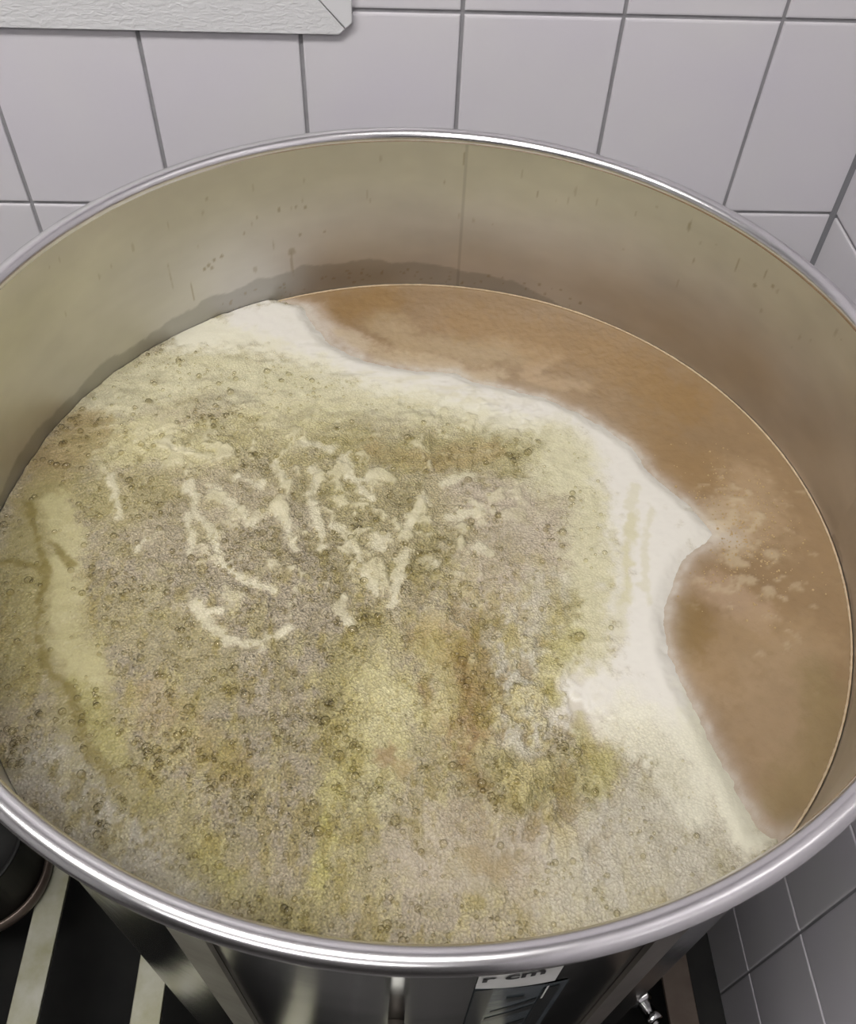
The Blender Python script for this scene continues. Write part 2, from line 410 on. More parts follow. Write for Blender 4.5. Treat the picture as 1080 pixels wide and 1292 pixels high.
spot(113.9, 61, .8, 8, .45); spot(111.0, 50, 4.0, 4.5, .45); spot(111.2, 38, 1.3, 14, .42); spot(117.6, 41, 2.2, 3.5, .35)
for q in [(82.6, 131.6, .7, 7), (132.1, 63.6, .7, 26), (128.9, 40, .8, 10), (85.5, 108.4, .5, 3), (43.1, 97.4, .8, 4), (36.2, 114, .8, 7), (32.4, 107.7, 2.0, 2.2), (29.6, 116, 2.2, 2.2), (31.5, 121.6, .9, 5), (45.4, 124.7, 1.6, 6), (70.3, 108.5, 1.0, 3), (105.2, 64.7, 1.2, 1.2), (109.4, 65.7, 1.6, 2.2), (112.4, 93.3, 1.4, 3), (108.1, 91, 1.6, 2), (109.6, 93, 1.2, 1.5), (116.1, 90.5, 1.2, 2), (118.6, 79, 1.2, 2)]:
    spot(*q, .55)
for a0, z0_ in [(126.1, 57.6), (124.3, 63.3), (125.3, 60), (124.8, 56.5), (122.9, 64)]: spot(a0, z0_, 1.8, 2.0, .6)
for k in range(60): spot(rs_.uniform(60, 125), rs_.uniform(4, 20), rs_.uniform(.8, 2.2), rs_.uniform(.7, 1.8), .5)
for k in range(40): spot(rs_.uniform(10, 160), rs_.uniform(70, 130), rs_.uniform(.5, 1.4), rs_.uniform(.8, 5), .3)
seam = (1 - sstep(0.6, 1.6, np.abs(arc - math.radians(82.2) * RI * 1000)))[..., None]
tint = tint * (1 - .18 * seam)
fast_mesh('inner_wall', co, faces[:, ::-1], M_IN, kettle, {'tint': rgba(tint.reshape(-1, 3))})

# curved sticker on the kettle front
def curved_patch(bm, a0, a1, zf0, zf1, r, n=24, mat=0):
    rows_ = []
    for i in range(n + 1):
        a = math.radians(a0 + (a1 - a0) * i / n); t = i / n
        rows_.append([bm.verts.new((r * math.cos(a), r * math.sin(a), z - ZBOT)) for z in (zf0(t), zf1(t))])
    for i in range(n):
        f = bm.faces.new((rows_[i][0], rows_[i + 1][0], rows_[i + 1][1], rows_[i][1])); f.material_index = mat
M_PAPER = wear(principled('sticker_paper', (0.5, 0.5, 0.47), 0.5), (0.46, 0.46, 0.43), (0.58, 0.58, 0.56), 30)
M_DARKP = wear(principled('glossy_dark_sticker', (0.06, 0.075, 0.085), 0.15), (0.045, 0.058, 0.066), (0.09, 0.105, 0.115), 16, 0.35, stretch=(1, 1, 2.5))
M_INK = principled('black_ink', (0.012, 0.012, 0.012), 0.5)
lbl = empty('kettle_sticker', (KX, KY, ZBOT)); tag(lbl, 'curved sticker on the kettle front, white heading with black letters cut off by the rim', 'sticker')
bm = bmesh.new(); curved_patch(bm, -86.9, -79.5, lambda t: 1.0685 - .010 * t - 0.002 * math.sin(PI * t), lambda t: 1.106, RO + .0007); 
link('heading', bm, M_PAPER, lbl)
bm = bmesh.new(); curved_patch(bm, -86.9, -77.9, lambda t: .905, lambda t: 1.0675 - .016 * t - 0.002 * math.sin(PI * t), RO + .0005); link('dark_panel', bm, M_DARKP, lbl)
M_BLK = principled('black_print_and_reflection', (0.008, 0.010, 0.010), 0.2)
bm = bmesh.new(); curved_patch(bm, -86.85, -85.2, lambda t: .906, lambda t: 1.064, RO + .0009, 6); link('border', bm, M_BLK, lbl)
bm = bmesh.new(); curved_patch(bm, -80.2, -78.6, lambda t: .906, lambda t: 1.046, RO + .0009, 6); link('border', bm, M_BLK, lbl)
bm = bmesh.new(); curved_patch(bm, -80.06, -79.86, lambda t: 1.024, lambda t: 1.052, RO + .0012, 2); link('fine_line', bm, M_PAPER, lbl)
bm = bmesh.new(); curved_patch(bm, -83.5, -81.8, lambda t: 1.031, lambda t: 1.0385, RO + .0012, 4); link('small_mark', bm, M_BLK, lbl)
for i, (a, b_, z0_, z1_) in enumerate(((-84.9, -80.3, .984, .992), (-84.9, -80.4, .948, .955), (-84.6, -80.4, 1.004, 1.0085))):  # streaks reflected in the glossy panel, painted on as dark stripes
    bm = bmesh.new(); curved_patch(bm, a, b_, lambda t: z0_ + .014 * t, lambda t: z1_ + .017 * t, RO + .0008, 16); link('reflection_stripe', bm, M_BLK, lbl)
def wrap_text(s, size, a_c, zb, r):
    cu = bpy.data.curves.new('letters', 'FONT'); cu.body = s; cu.size = size; cu.offset = 0.00045; cu.resolution_u = 4; cu.align_x = 'CENTER'
    to = bpy.data.objects.new('letters', cu); C.objects.link(to)
    dg = bpy.context.evaluated_depsgraph_get(); me = bpy.data.meshes.new_from_object(to.evaluated_get(dg))
    bpy.data.objects.remove(to)
    for v in me.vertices:
        a = math.radians(a_c) + v.co.x / r; v.co = Vector((r * math.cos(a), r * math.sin(a), zb - ZBOT + v.co.y))
    me.materials.clear(); me.materials.append(M_INK)
    o = bpy.data.objects.new('letters', me); C.objects.link(o); o.parent = lbl; return o
wrap_text('r cm', 0.0165, -83.8, 1.0822, RO + .0012)

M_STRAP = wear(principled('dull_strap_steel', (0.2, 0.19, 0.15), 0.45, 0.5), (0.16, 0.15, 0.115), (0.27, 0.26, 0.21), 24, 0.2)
M_STRAPD = wear(principled('shaded_strap_steel', (0.1, 0.085, 0.07), 0.5, 0.5), (0.07, 0.06, 0.05), (0.11, 0.095, 0.08), 24, 0.2)  # darker copy of the strap steel with the shade in its colour
M_DULLC = wear(principled('dull_chrome', (0.25, 0.25, 0.24), 0.3, 1.0), (0.18, 0.18, 0.17), (0.3, 0.3, 0.28), 40)
# threaded stub on the kettle front
e = empty('drain_fitting', (KX, KY, ZBOT)); tag(e, 'chrome pipe stub with hexagonal nut on the kettle front, half in shade', 'pipe fitting')
a = math.radians(-93.7); d = Vector((math.cos(a), math.sin(a), 0)); zf = 0.992 - ZBOT
def on_axis(r0, z=zf): return Matrix.Translation(d * r0 + Vector((0, 0, z))) @ d.to_track_quat('Z', 'Y').to_matrix().to_4x4()
bm = bmesh.new(); add_lathe(bm, [(0, 0), (.0045, 0), (.0045, .014), (0, .014)], 24, M=on_axis(RO + .0002)); link('pipe', bm, M_STRAPD, e, True)
bm = bmesh.new(); add_lathe(bm, [(0, 0), (.0065, 0), (.0075, .001), (.0075, .010), (.0065, .011), (0, .011)], 6, M=on_axis(RO + .0143)); link('hex_nut', bm, M_DULLC, e, bevel=.0005)
bm = bmesh.new(); add_lathe(bm, [(0, 0), (.0055, 0), (.0055, .012), (.0042, .013), (.0042, .004), (0, .004)], 24, M=on_axis(RO + .0254)); link('threaded_end', bm, M_DULLC, e, True)

# flat upright steel strips welded to the kettle front
def strap(name, path, wd, mat):
    # path of (angle, z) points, ribbon of width wd and 3 mm thickness on the wall
    P3 = []
    for k in range(len(path) - 1):
        for q in range(6):
            t = q / 6; P3.append((path[k][0] * (1 - t) + path[k + 1][0] * t, path[k][1] * (1 - t) + path[k + 1][1] * t))
    P3.append(path[-1]); bm = bmesh.new(); rr_ = []
    for k, (a_, z_) in enumerate(P3):
        a0_, z0_ = P3[max(0, k - 1)]; a1_, z1_ = P3[min(len(P3) - 1, k + 1)]
        tx, tz = math.radians(a1_ - a0_) * RO, z1_ - z0_; L_ = math.hypot(tx, tz); nx, nz_ = -tz / L_, tx / L_
        ring = []
        for s_, o_ in ((-1, .0002), (-1, .0028), (1, .0028), (1, .0002)):
            aa = math.radians(a_) + s_ * nx * wd / 2 / RO; ring.append(bm.verts.new(((RO + o_) * math.cos(aa), (RO + o_) * math.sin(aa), z_ + s_ * nz_ * wd / 2 - ZBOT)))
        rr_.append(ring)
    for a_, b_ in zip(rr_[:-1], rr_[1:]):
        for i in range(4): bm.faces.new((a_[i], a_[(i + 1) % 4], b_[(i + 1) % 4], b_[i]))
    bm.faces.new(rr_[0]); bm.faces.new(rr_[-1][::-1]); bmesh.ops.recalc_face_normals(bm, faces=bm.faces)
    return link(name, bm, mat, kettle)
for a_c, mt, wd_, lb in ((-111.9, M_STRAP, .021, None), (-69.2, M_STRAPD, .021, 'browner strip, shade put into its colour')):
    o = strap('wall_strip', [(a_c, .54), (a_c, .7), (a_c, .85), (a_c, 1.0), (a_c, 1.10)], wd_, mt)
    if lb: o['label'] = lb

# ================================================================== wort and foam
FOAM_PATCHES = [
    ((166,154,126),1,1,56.9,[(-182,-58),(-112,-59),(-64,-18),(-119,-142),(-60,-121),(-85,-194),(-144,-142),(-173,-114)]),
    ((178,165,140),0.6,0.9,35.5,[(43,43),(78,27),(91,-18),(60,-46)]),
    ((186,180,158),0.7,0.9,20.4,[(-230,-173),(-189,-212),(-139,-244)]),
    ((178,165,140),0.45,0.9,34.4,[(7,-238),(62,-239),(126,-235),(165,-227)]),
    ((186,180,158),0.45,0.8,28.0,[(113,-202),(139,-217),(165,-227),(87,-252)]),
    ((166,154,126),0.8,0.7,13.1,[(-29,-258),(-3,-267),(33,-264)]),
    ((203,197,158),0.35,0.95,36.2,[(-248,148),(-200,177),(-132,168),(-51,149),(22,140),(80,112),(107,68)]),
    ((196,188,132),0.4,0.7,25.2,[(-250,93),(-188,93),(-127,106),(-69,111)]),
    ((222,218,206),0,1,15.8,[(-134,263),(-108,256),(-92,237)]),
    ((222,218,192),0.05,1,24.4,[(-193,225),(-138,231),(-73,201),(-17,174),(50,149),(107,121),(140,72)]),
    ((222,218,206),0,1,18.5,[(-154,253),(-88,221),(-38,191),(24,174),(83,150),(134,121),(167,85),(185,43),(204,15),(217,3)]),
    ((203,197,158),0.25,0.9,23.5,[(111,94),(135,43),(129,-19),(115,-73),(105,-111)]),
    ((222,218,206),0,1,22.2,[(166,76),(167,27),(162,-33),(150,-80),(150,-111)]),
    ((222,218,206),0,1,18.7,[(182,27),(185,-12),(168,-47),(159,-86),(161,-123),(172,-157),(182,-183)]),
    ((222,218,192),0.05,1,12.9,[(161,-135),(174,-168),(184,-199),(190,-223)]),
    ((222,218,206),0,0.95,21.8,[(101,-134),(125,-134),(145,-134)]),
    ((222,218,192),0.2,0.8,20.8,[(131,-156),(153,-173),(162,-198)]),
    ((203,197,158),0.05,0.55,4.1,[(168,47),(156,3),(143,-47),(133,-93)]),
    ((203,197,158),0.05,0.5,2.4,[(177,27),(165,-11),(157,-60)]),
    ((196,188,132),0.1,0.4,2.9,[(160,19),(150,-19),(140,-60)]),
    ((160,138,80),0.5,0.8,20.6,[(-266,110),(-280,75),(-283,35)]),
    ((160,149,90),0.3,0.9,21.2,[(-280,35),(-278,-17),(-253,-77),(-223,-119),(-207,-147)]),
    ((160,149,90),0.6,0.75,21.2,[(-246,43),(-225,27),(-205,43)]),
    ((160,149,90),0.6,0.8,16.7,[(-291,-31),(-269,-83),(-263,-119)]),
    ((196,188,132),0.1,0.7,11.8,[(-272,27),(-252,-10),(-244,-58),(-226,-101),(-214,-125)]),
    ((160,149,90),0.7,0.7,14.3,[(-213,-141),(-187,-173),(-160,-193)]),
    ((160,149,90),0.7,0.55,23.5,[(-207,-71),(-168,-84),(-142,-120)]),
    ((160,138,80),0.7,0.55,14.6,[(-175,-131),(-147,-158),(-121,-174)]),
    ((172,164,84),0.5,0.5,6.8,[(-226,-125),(-201,-152),(-187,-173)]),
    ((136,122,52),0.2,0.95,2.6,[(-291,27),(-273,-10),(-261,-38),(-262,-58),(-258,-83),(-244,-113),(-229,-125),(-219,-141)]),
    ((136,122,52),0.2,0.9,2.7,[(-293,-25),(-278,-28),(-269,-32)]),
    ((136,122,52),0.2,0.9,2.8,[(-269,-10),(-256,-17),(-247,-26)]),
    ((136,122,52),0.3,0.8,2.8,[(-219,-141),(-205,-168),(-185,-186),(-169,-198)]),
    ((160,149,90),0.8,0.75,11.6,[(-170,-193),(-138,-222),(-112,-248),(-80,-266)]),
    ((172,164,84),0.8,0.5,4.4,[(-130,-229),(-118,-240),(-107,-253)]),
    ((160,149,90),0.7,0.8,25.4,[(-62,93),(-18,93),(26,85),(67,80)]),
    ((160,138,80),0.6,0.7,11.4,[(-37,85),(7,72),(58,85)]),
    ((160,149,90),0.9,0.5,24.8,[(-144,93),(-112,76),(-67,51)]),
    ((160,149,90),0.9,0.55,35.6,[(-55,43),(-6,27),(-30,-18)]),
    ((196,188,132),0.7,0.85,17.8,[(-35,-115),(-19,-144),(-29,-175),(-43,-195),(-39,-143)]),
    ((160,149,90),0.9,0.7,16.3,[(-35,-79),(-55,-115),(-58,-170),(-52,-214),(-55,-254),(-72,-266)]),
    ((172,164,84),0.8,0.9,4.1,[(-59,-188),(-60,-218),(-62,-249)]),
    ((172,164,84),0.8,0.8,4.8,[(-55,-195),(-48,-175)]),
    ((160,138,80),0.6,0.85,14.3,[(3,-85),(23,-116),(31,-150),(24,-176)]),
    ((142,113,62),0.6,0.8,5.1,[(29,-85),(20,-116),(29,-144),(30,-168)]),
    ((142,113,62),0.6,0.7,3.5,[(-1,-127),(6,-144),(11,-152)]),
    ((142,113,62),0.6,0.6,4.4,[(30,-160),(19,-176),(33,-189)]),
    ((196,188,132),0.5,0.6,7.2,[(-3,-97),(12,-127),(3,-144)]),
    ((160,149,90),0.7,0.8,9.6,[(103,-60),(83,-92),(69,-122),(78,-134)]),
    ((172,164,84),0.6,0.6,6.4,[(103,-86),(87,-104),(78,-134)]),
    ((186,180,158),0.7,0.9,15.4,[(66,-104),(57,-139),(58,-161)]),
    ((160,149,90),0.8,0.8,12.6,[(39,-176),(57,-192),(87,-185),(107,-182)]),
    ((172,164,84),0.4,0.6,6.9,[(99,-151),(101,-172),(112,-182),(98,-192)]),
    ((166,154,126),0.3,0.6,13.6,[(35,-234),(25,-242)]),
    ((160,138,80),0.3,0.5,7.3,[(21,-229),(39,-240)]),
    ((142,113,62),0.2,0.8,4.9,[(-25,-173)]),
    ((160,138,80),0.3,0.8,5.8,[(-14,-182)]),
    ((186,180,158),0.6,0.6,16.7,[(88,-47),(74,-73)]),
    ((208,201,168),0.25,0.78,3.0,[(-236,59),(-228,35),(-222,16)]),
    ((208,201,168),0.25,0.78,2.9,[(-206,-12),(-200,-3)]),
    ((208,201,168),0.25,0.78,2.9,[(-177,51),(-166,19),(-153,3),(-145,-26),(-127,-40),(-104,-49)]),
    ((208,201,168),0.25,0.78,2.4,[(-172,19),(-166,-17)]),
    ((208,201,168),0.25,0.78,3.2,[(-157,-60),(-143,-78),(-132,-91),(-109,-92),(-91,-80)]),
    ((208,201,168),0.25,0.78,3.0,[(-158,43),(-137,27),(-125,10)]),
    ((208,201,168),0.25,0.78,3.0,[(-107,27),(-97,6),(-92,-11)]),
    ((208,201,168),0.25,0.78,3.5,[(-81,67),(-82,27),(-73,-11)]),
    ((208,201,168),0.25,0.78,4.2,[(-61,80),(-55,57)]),
    ((208,201,168),0.25,0.78,5.2,[(-37,57)]),
    ((208,201,168),0.25,0.78,5.4,[(-31,-6)]),
    ((208,201,168),0.25,0.78,3.5,[(-62,8),(-53,-11)]),
    ((208,201,168),0.25,0.78,3.5,[(4,33),(-5,15),(-14,2)]),
    ((208,201,168),0.25,0.78,3.9,[(-12,-18),(-19,-38)]),
    ((208,201,168),0.25,0.78,4.4,[(2,-20),(10,-24)]),
    ((208,201,168),0.25,0.78,2.9,[(-50,-11),(-44,-26)]),
    ((208,201,168),0.25,0.78,2.8,[(-19,-43),(-22,-63)]),
    ((208,201,168),0.25,0.78,2.8,[(-57,-59),(-53,-78)]),
    ((208,201,168),0.25,0.78,2.8,[(-41,-36),(-33,-49)]),
    ((208,201,168),0.25,0.78,3.7,[(41,59),(19,51)]),
    ((208,201,168),0.25,0.78,3.1,[(-141,59),(-122,49)]),
    ((208,201,168),0.25,0.78,3.1,[(-114,72),(-100,51)]),
    ((208,201,168),0.25,0.78,3.2,[(-207,93),(-180,83)]),
    ((208,201,168),0.25,0.78,3.6,[(-55,59),(-36,36)]),
    ((208,201,168),0.25,0.78,4.3,[(-94,93),(-69,88)]),
    ((208,201,168),0.25,0.78,4.1,[(42,27),(23,15)]),
    ((208,201,168),0.25,0.78,3.0,[(51,-18),(40,-11)]),
    ((208,201,168),0.25,0.78,2.3,[(-138,-65),(-148,-65)]),
]
WORT_PATCHES = [
    ((172,148,108),0,0.8,15.7,[(-32,255),(-3,222),(46,211),(82,212)]),
    ((196,180,160),0,0.9,11.5,[(-94,272),(-78,243),(-53,219)]),
    ((190,168,130),0,0.7,8.4,[(-67,237),(-31,210),(11,198),(65,180)]),
    ((180,152,112),0,0.7,7.1,[(69,228),(125,212),(93,180),(147,170)]),
    ((192,172,138),0,0.8,15.9,[(232,19),(247,27),(234,0)]),
    ((196,182,160),0,0.9,7.2,[(222,2),(240,-1)]),
    ((178,150,112),0,0.7,24.9,[(256,51),(258,11)]),
    ((176,148,116),0,0.8,12.5,[(209,-40),(222,-61),(237,-68)]),
    ((168,140,100),0,0.6,21.9,[(194,-105),(232,-87),(263,-94)]),
    ((170,144,108),0,0.6,25.9,[(215,-146),(245,-118),(228,-174)]),
    ((150,116,62),0,0.7,28.6,[(56,256),(168,212),(220,151)]),
    ((146,112,56),0,0.7,22.2,[(-61,272),(-32,284)]),
    ((138,110,58),0,0.8,14.4,[(186,-67),(183,-93)]),
    ((150,118,70),0,0.6,25.9,[(195,94),(216,68)]),
    ((140,120,74),0,0.6,15.3,[(264,-124),(257,-163),(219,-204)]),
]
FOAM_EDGE = [(-124.6,286.7),(-101.8,277.5),(-89.3,248.5),(-73.9,222.9),(-55.9,210.1),(-31.3,196.5),(3.4,189.5),(34.5,187.7),(51.1,174.4),(78.0,166.5),(111.0,154.8),(139.0,135.5),(159.6,116.7),(178.8,94.0),(186.8,67.8),(199.3,51.0),(213.7,30.6),(221.8,12.5),(223.5,1.8),(214.0,-7.9),(199.6,-18.9),(187.0,-36.7),(177.7,-53.9),(170.7,-77.0),(169.4,-99.0),(172.9,-123.1),(179.3,-146.0),(184.7,-170.4),(191.0,-191.1),(196.2,-208.5),(197.9,-218.0),(206.6,-222.9),(219.0,-221.2),(227.9,-223.2)]

FOAM_POLY = FOAM_EDGE + [(300, -300), (228, -420), (-420, -420), (-420, 420), (-150, 380)]
ST = 1.25
rr = RI * 1000 - 0.4
def disc_grid(st):
    n = int(2 * rr / st) + 1
    u = np.linspace(-rr, rr, n); XX, YY = np.meshgrid(u, u, indexing='ij')
    # squeeze the square grid onto the disc so that its border lies on the wall
    un, vn = XX / rr, YY / rr
    xd = un * np.sqrt(np.clip(1 - vn ** 2 / 2, 0, 1)); yd = vn * np.sqrt(np.clip(1 - un ** 2 / 2, 0, 1))
    return xd * rr, yd * rr, n
def grid_faces(n):
    i = np.arange(n * n).reshape(n, n)
    return np.stack([i[:-1, :-1], i[1:, :-1], i[1:, 1:], i[:-1, 1:]], -1).reshape(-1, 4)
def foam_sd(x, y):
    wx = 2.2 * fbm(x, y, 9, 201, 4); wy = 2.2 * fbm(x, y, 9, 301, 4)
    d = dist_poly(x + wx, y + wy, FOAM_EDGE); s = inside(x + wx, y + wy, FOAM_POLY)
    return np.where(s, d, -d)
def paint(x, y, base, patches, K, warp=7.0, edge=0.55, seed=50):
    wx = warp * fbm(x, y, 26, seed, 4); wy = warp * fbm(x, y, 26, seed + 10, 4)
    fx = x + wx; fy = y + wy
    n = fbm(x, y, 9, seed + 20, 4); n5 = fbm(x, y, 4.5, seed + 30, 3); wx2 = 3.2 * fbm(x, y, 11, seed + 40, 3); wy2 = 3.2 * fbm(x, y, 11, seed + 44, 3)
    col = np.zeros(x.shape + (3,)) + lin(base[0], K); g = np.full(x.shape, float(base[1]))
    for c, gr, s, hw, pts in patches:
        m_ = (np.abs(x - np.mean([p[0] for p in pts])) < 260)
        q = hw * 0.1 if hw < 6 else 1.0
        sxx = fx if hw > 6 else x + 0.3 * wx + wx2; syy = fy if hw > 6 else y + 0.3 * wy + wy2
        d = dist_poly(sxx, syy, pts)
        if hw > 6: a = s * (1 - sstep(hw * (1 - edge), hw * (1 + edge), d + n * hw * 0.5 + n5 * min(hw, 14) * .5))
        else: a = s * (1 - sstep(hw * .35, hw * 1.7, d + (n + n5) * hw * 1.1))
        col = col * (1 - a[..., None]) + np.array(lin(c, K)) * a[..., None]
        g = g * (1 - a) + gr * a
    return col, g
FK, WK = 0.79, 0.76
# wort
x, y, n = disc_grid(2.0)
sd = foam_sd(x, y)
col, g = paint(x, y, ((150, 122, 84), 0), WORT_PATCHES, WK, warp=9, edge=.7, seed=400)
col = col * (1 + 0.07 * fbm(x, y, 35, 450)[..., None] + .05 * fbm(x, y, 8, 460)[..., None])
froth = (sstep(0.12, 0.5, fbm(x, y * 1.3, 10, 470) + .5 * np.exp(-(dist_poly(x, y, [(235, 8), (250, 20), (240, -40)]) / 34) ** 2) - .25) * np.exp(-(dist_poly(x, y, [(235, 8), (250, 30), (240, -60)]) / 55) ** 2))[..., None]
col = col * (1 - .5 * froth) + np.array(lin((206, 186, 148), WK)) * .5 * froth
lm_ = (col @ np.array([.25, .65, .1]))[..., None]; col = col * .88 + lm_ * .12
mist = np.exp(-(np.clip(-sd, 0, 99) / 4.5))[..., None] * (.55 + .3 * fbm(x, y, 7, 480)[..., None])
mist = np.clip(mist, 0, 1)
col = col * (1 - mist) + np.array(lin((212, 204, 192), WK)) * mist
edge_r = np.hypot(x, y)
h = 0.5 * fbm(x, y, 12, 490) + .35 * fbm(x, y, 4, 500, 3) + 0.8 * froth[..., 0]
h = h + 1.6 * np.exp(-(rr - edge_r) / 1.6)
h = h - 3.0 * (sd > 14)
co = np.stack([x / 1000, y / 1000, h / 1000], -1).reshape(-1, 3)
M_WORT = principled('wort', (0.3, 0.2, 0.08), 0.22); b = M_WORT.node_tree.nodes['Principled BSDF']
b.inputs['IOR'].default_value = 1.34
at = nd(M_WORT, 'ShaderNodeAttribute', attribute_name='col'); ln(M_WORT, at, 'Color', b, 'Base Color')
tc = nd(M_WORT, 'ShaderNodeTexCoord'); nn = nd(M_WORT, 'ShaderNodeTexNoise', i_Scale=160.0, i_Detail=4.0); bp = nd(M_WORT, 'ShaderNodeBump', i_Strength=0.45, i_Distance=0.0015)
ln(M_WORT, tc, 'Object', nn, 'Vector'); ln(M_WORT, nn, 'Fac', bp, 'Height'); ln(M_WORT, bp, 0, b, 'Normal')
wort = fast_mesh('wort', co, grid_faces(n), M_WORT, None, {'col': rgba(np.clip(col, 0, 1).reshape(-1, 3))})
wort.location = (KX, KY, ZL); tag(wort, 'murky light brown wort simmering in the kettle, open at the right side', 'wort')
# thin froth line where the wort meets the steel
bm = bmesh.new()
rj = random.Random(8); NR = 420; prev = None
rings = []
for i in range(NR + 1):
    a = math.radians(-52 + 172 * i / NR); w_ = 0.0005 + .0005 * rj.random(); ring = []
    for k in range(6):
        t = 2 * PI * k / 6; r_ = RI - .0012 + w_ * math.cos(t); ring.append(bm.verts.new((r_ * math.cos(a), r_ * math.sin(a), 0.0012 + w_ * math.sin(t))))
    rings.append(ring)
for a_, b_ in zip(rings[:-1], rings[1:]):
    for k in range(6): bm.faces.new((a_[k], a_[(k + 1) % 6], b_[(k + 1) % 6], b_[k]))
M_FROTH = principled('froth_line', lin((180, 160, 130)), 0.6)
o = link('froth_line', bm, M_FROTH, wort, True); tag(o, 'thin pale froth line along the steel wall')

# foam
x, y, n = disc_grid(ST)
sd = foam_sd(x, y)
col, gran = paint(x, y, ((172, 160, 126), .8), FOAM_PATCHES, FK)
dE = np.clip(sd, 0, 400)
hue = fbm(x, y, 22, 600)[..., None]; spk = fbm(x, y, 5, 610)[..., None]
gg = gran[..., None]
patchy = sstep(0.02, 0.35, fbm(x * .8, y, 15, 620))[..., None] * np.clip(gg * 1.3 - .15, 0, 1)
col = col * (1 - .38 * patchy) + np.array(lin((156, 146, 78), FK)) * .38 * patchy
patch2 = sstep(0.1, 0.4, fbm(x, y * .8, 17, 640))[..., None] * np.clip(gg * 1.2 - .2, 0, 1)
col = col * (1 - .35 * patch2) + np.array(lin((178, 168, 140), FK)) * .35 * patch2
col = col * (1 + .10 * hue * gg + .16 * spk * gg)
zone = np.exp(-(dist_poly(x, y, [(-190, 70), (-100, 60), (0, 40), (40, 80), (-10, -20), (-110, -20)]) / 62) ** 2)
fa = fbm(x + 9 * fbm(x, y, 18, 900), y * .75 + 9 * fbm(x, y, 18, 910), 15, 920, 4); fb = fbm(x, y, 6, 930, 3)
ridge = sstep(.16, .42, fa + .25 * fb) * np.clip(zone * 1.25, 0, 1); groove = sstep(.2, .45, -fa + .2 * fb) * np.clip(zone * 1.2, 0, 1)
rg = ridge[..., None]; gv = groove[..., None]
col = col * (1 - .62 * rg) + np.array(lin((206, 198, 158), FK)) * .62 * rg
col = col * (1 - .45 * gv) + np.array(lin((142, 130, 76), FK)) * .45 * gv
up_z = np.exp(-(dist_poly(x, y, [(-200, 150), (-100, 150), (20, 140)]) / 60) ** 2); streak = (sstep(.05, .4, fbm(x * .55, y * 1.5, 12, 940)) * up_z)[..., None]
col = col * (1 - .5 * streak) + np.array(lin((150, 142, 112), FK)) * .5 * streak
streak2 = (sstep(.05, .4, fbm(x * .5, y * 1.5, 12, 960)) * up_z)[..., None]
col = col * (1 - .5 * streak2) + np.array(lin((206, 198, 156), FK)) * .5 * streak2
gran = gran * (1 - .6 * ridge) 
vein = (sstep(.86, .97, 1 - np.abs(fbm(x + 6 * fbm(x, y, 14, 970), y * .5, 26, 980))) * np.clip(gran, 0, 1) * sstep(-.1, .3, fbm(x, y, 50, 990)))[..., None]
col = col * (1 - .35 * vein) + np.array(lin((138, 124, 58), FK)) * .35 * vein
lm_ = (col @ np.array([.25, .65, .1]))[..., None]; col = col * .86 + lm_ * .14
low_z = sstep(20, -60, y) * sstep(.3, .7, gran)
z2 = np.exp(-(dist_poly(x, y, [(40, -90), (60, -150), (60, -200)]) / 42) ** 2)
wz = 8 * fbm(x, y, 14, 1101); f2 = fbm(x * 1.1 + wz, y * .6 + wz, 13, 1110, 4)
r2 = (sstep(.08, .3, f2) * z2)[..., None]; g2 = (sstep(.1, .32, -f2) * z2)[..., None]
col = col * (1 - .55 * r2) + np.array(lin((200, 188, 134), FK)) * .55 * r2
col = col * (1 - .6 * g2) + np.array(lin((134, 112, 54), FK)) * .6 * g2
ridge = ridge + r2[..., 0] * .9; groove = groove + g2[..., 0]
s1 = (sstep(.08, .4, fbm(x * 1.5, y * .6, 14, 1010) + .3 * fbm(x, y, 5, 1020)) * low_z)[..., None]
col = col * (1 - .38 * s1) + np.array(lin((188, 178, 124), FK)) * .38 * s1
s2 = (sstep(.12, .42, fbm(x * 1.4, y * .65, 12, 1030) + .3 * fbm(x, y, 5, 1040)) * low_z)[..., None]
col = col * (1 - .5 * s2) + np.array(lin((146, 132, 66), FK)) * .5 * s2
col = col * (1 + .30 * gran[..., None])
foldn = 1 - np.abs(fbm(x, y, 20, 650)) * 3.2
h = 7.0 * sstep(-3.5, 16, sd) - 2.2
h = h + (0.9 * fbm(x, y, 30, 660) + 0.75 * fbm(x, y, 8, 670)) * (0.25 + .75 * gran) + 0.3 * fbm(x, y, 2.6, 680, 2) * (.2 + gran)
h = h + 0.8 * np.clip(foldn, -1, 1) * (gran > .15) * sstep(20, 60, sd)
lum = col @ np.array([.3, .55, .15]); h = h + 5.0 * (lum - lum.mean()) * sstep(.15, .5, gran) * .9
h = np.where(sd < -3.5, -2.4, h)
keep = (sd > -4.2)
h = h + 2.4 * ridge - 1.7 * groove - .5 * vein[..., 0]
h = h + 2.5 * sstep(-3, 14, sd) * sstep(-100, -300, x)     # piled a little higher at the left
co = np.stack([x / 1000, y / 1000, h / 1000], -1).reshape(-1, 3)
F4 = grid_faces(n); kf = keep.ravel()[F4].all(1); F4 = F4[kf]
used = np.unique(F4); rem = np.full(n * n, -1); rem[used] = np.arange(len(used)); F4 = rem[F4]
alpha = np.clip(gran, 0, 1).reshape(-1, 1)
cc = np.concatenate([np.clip(col, 0.005, .9).reshape(-1, 3), alpha], 1)[used]
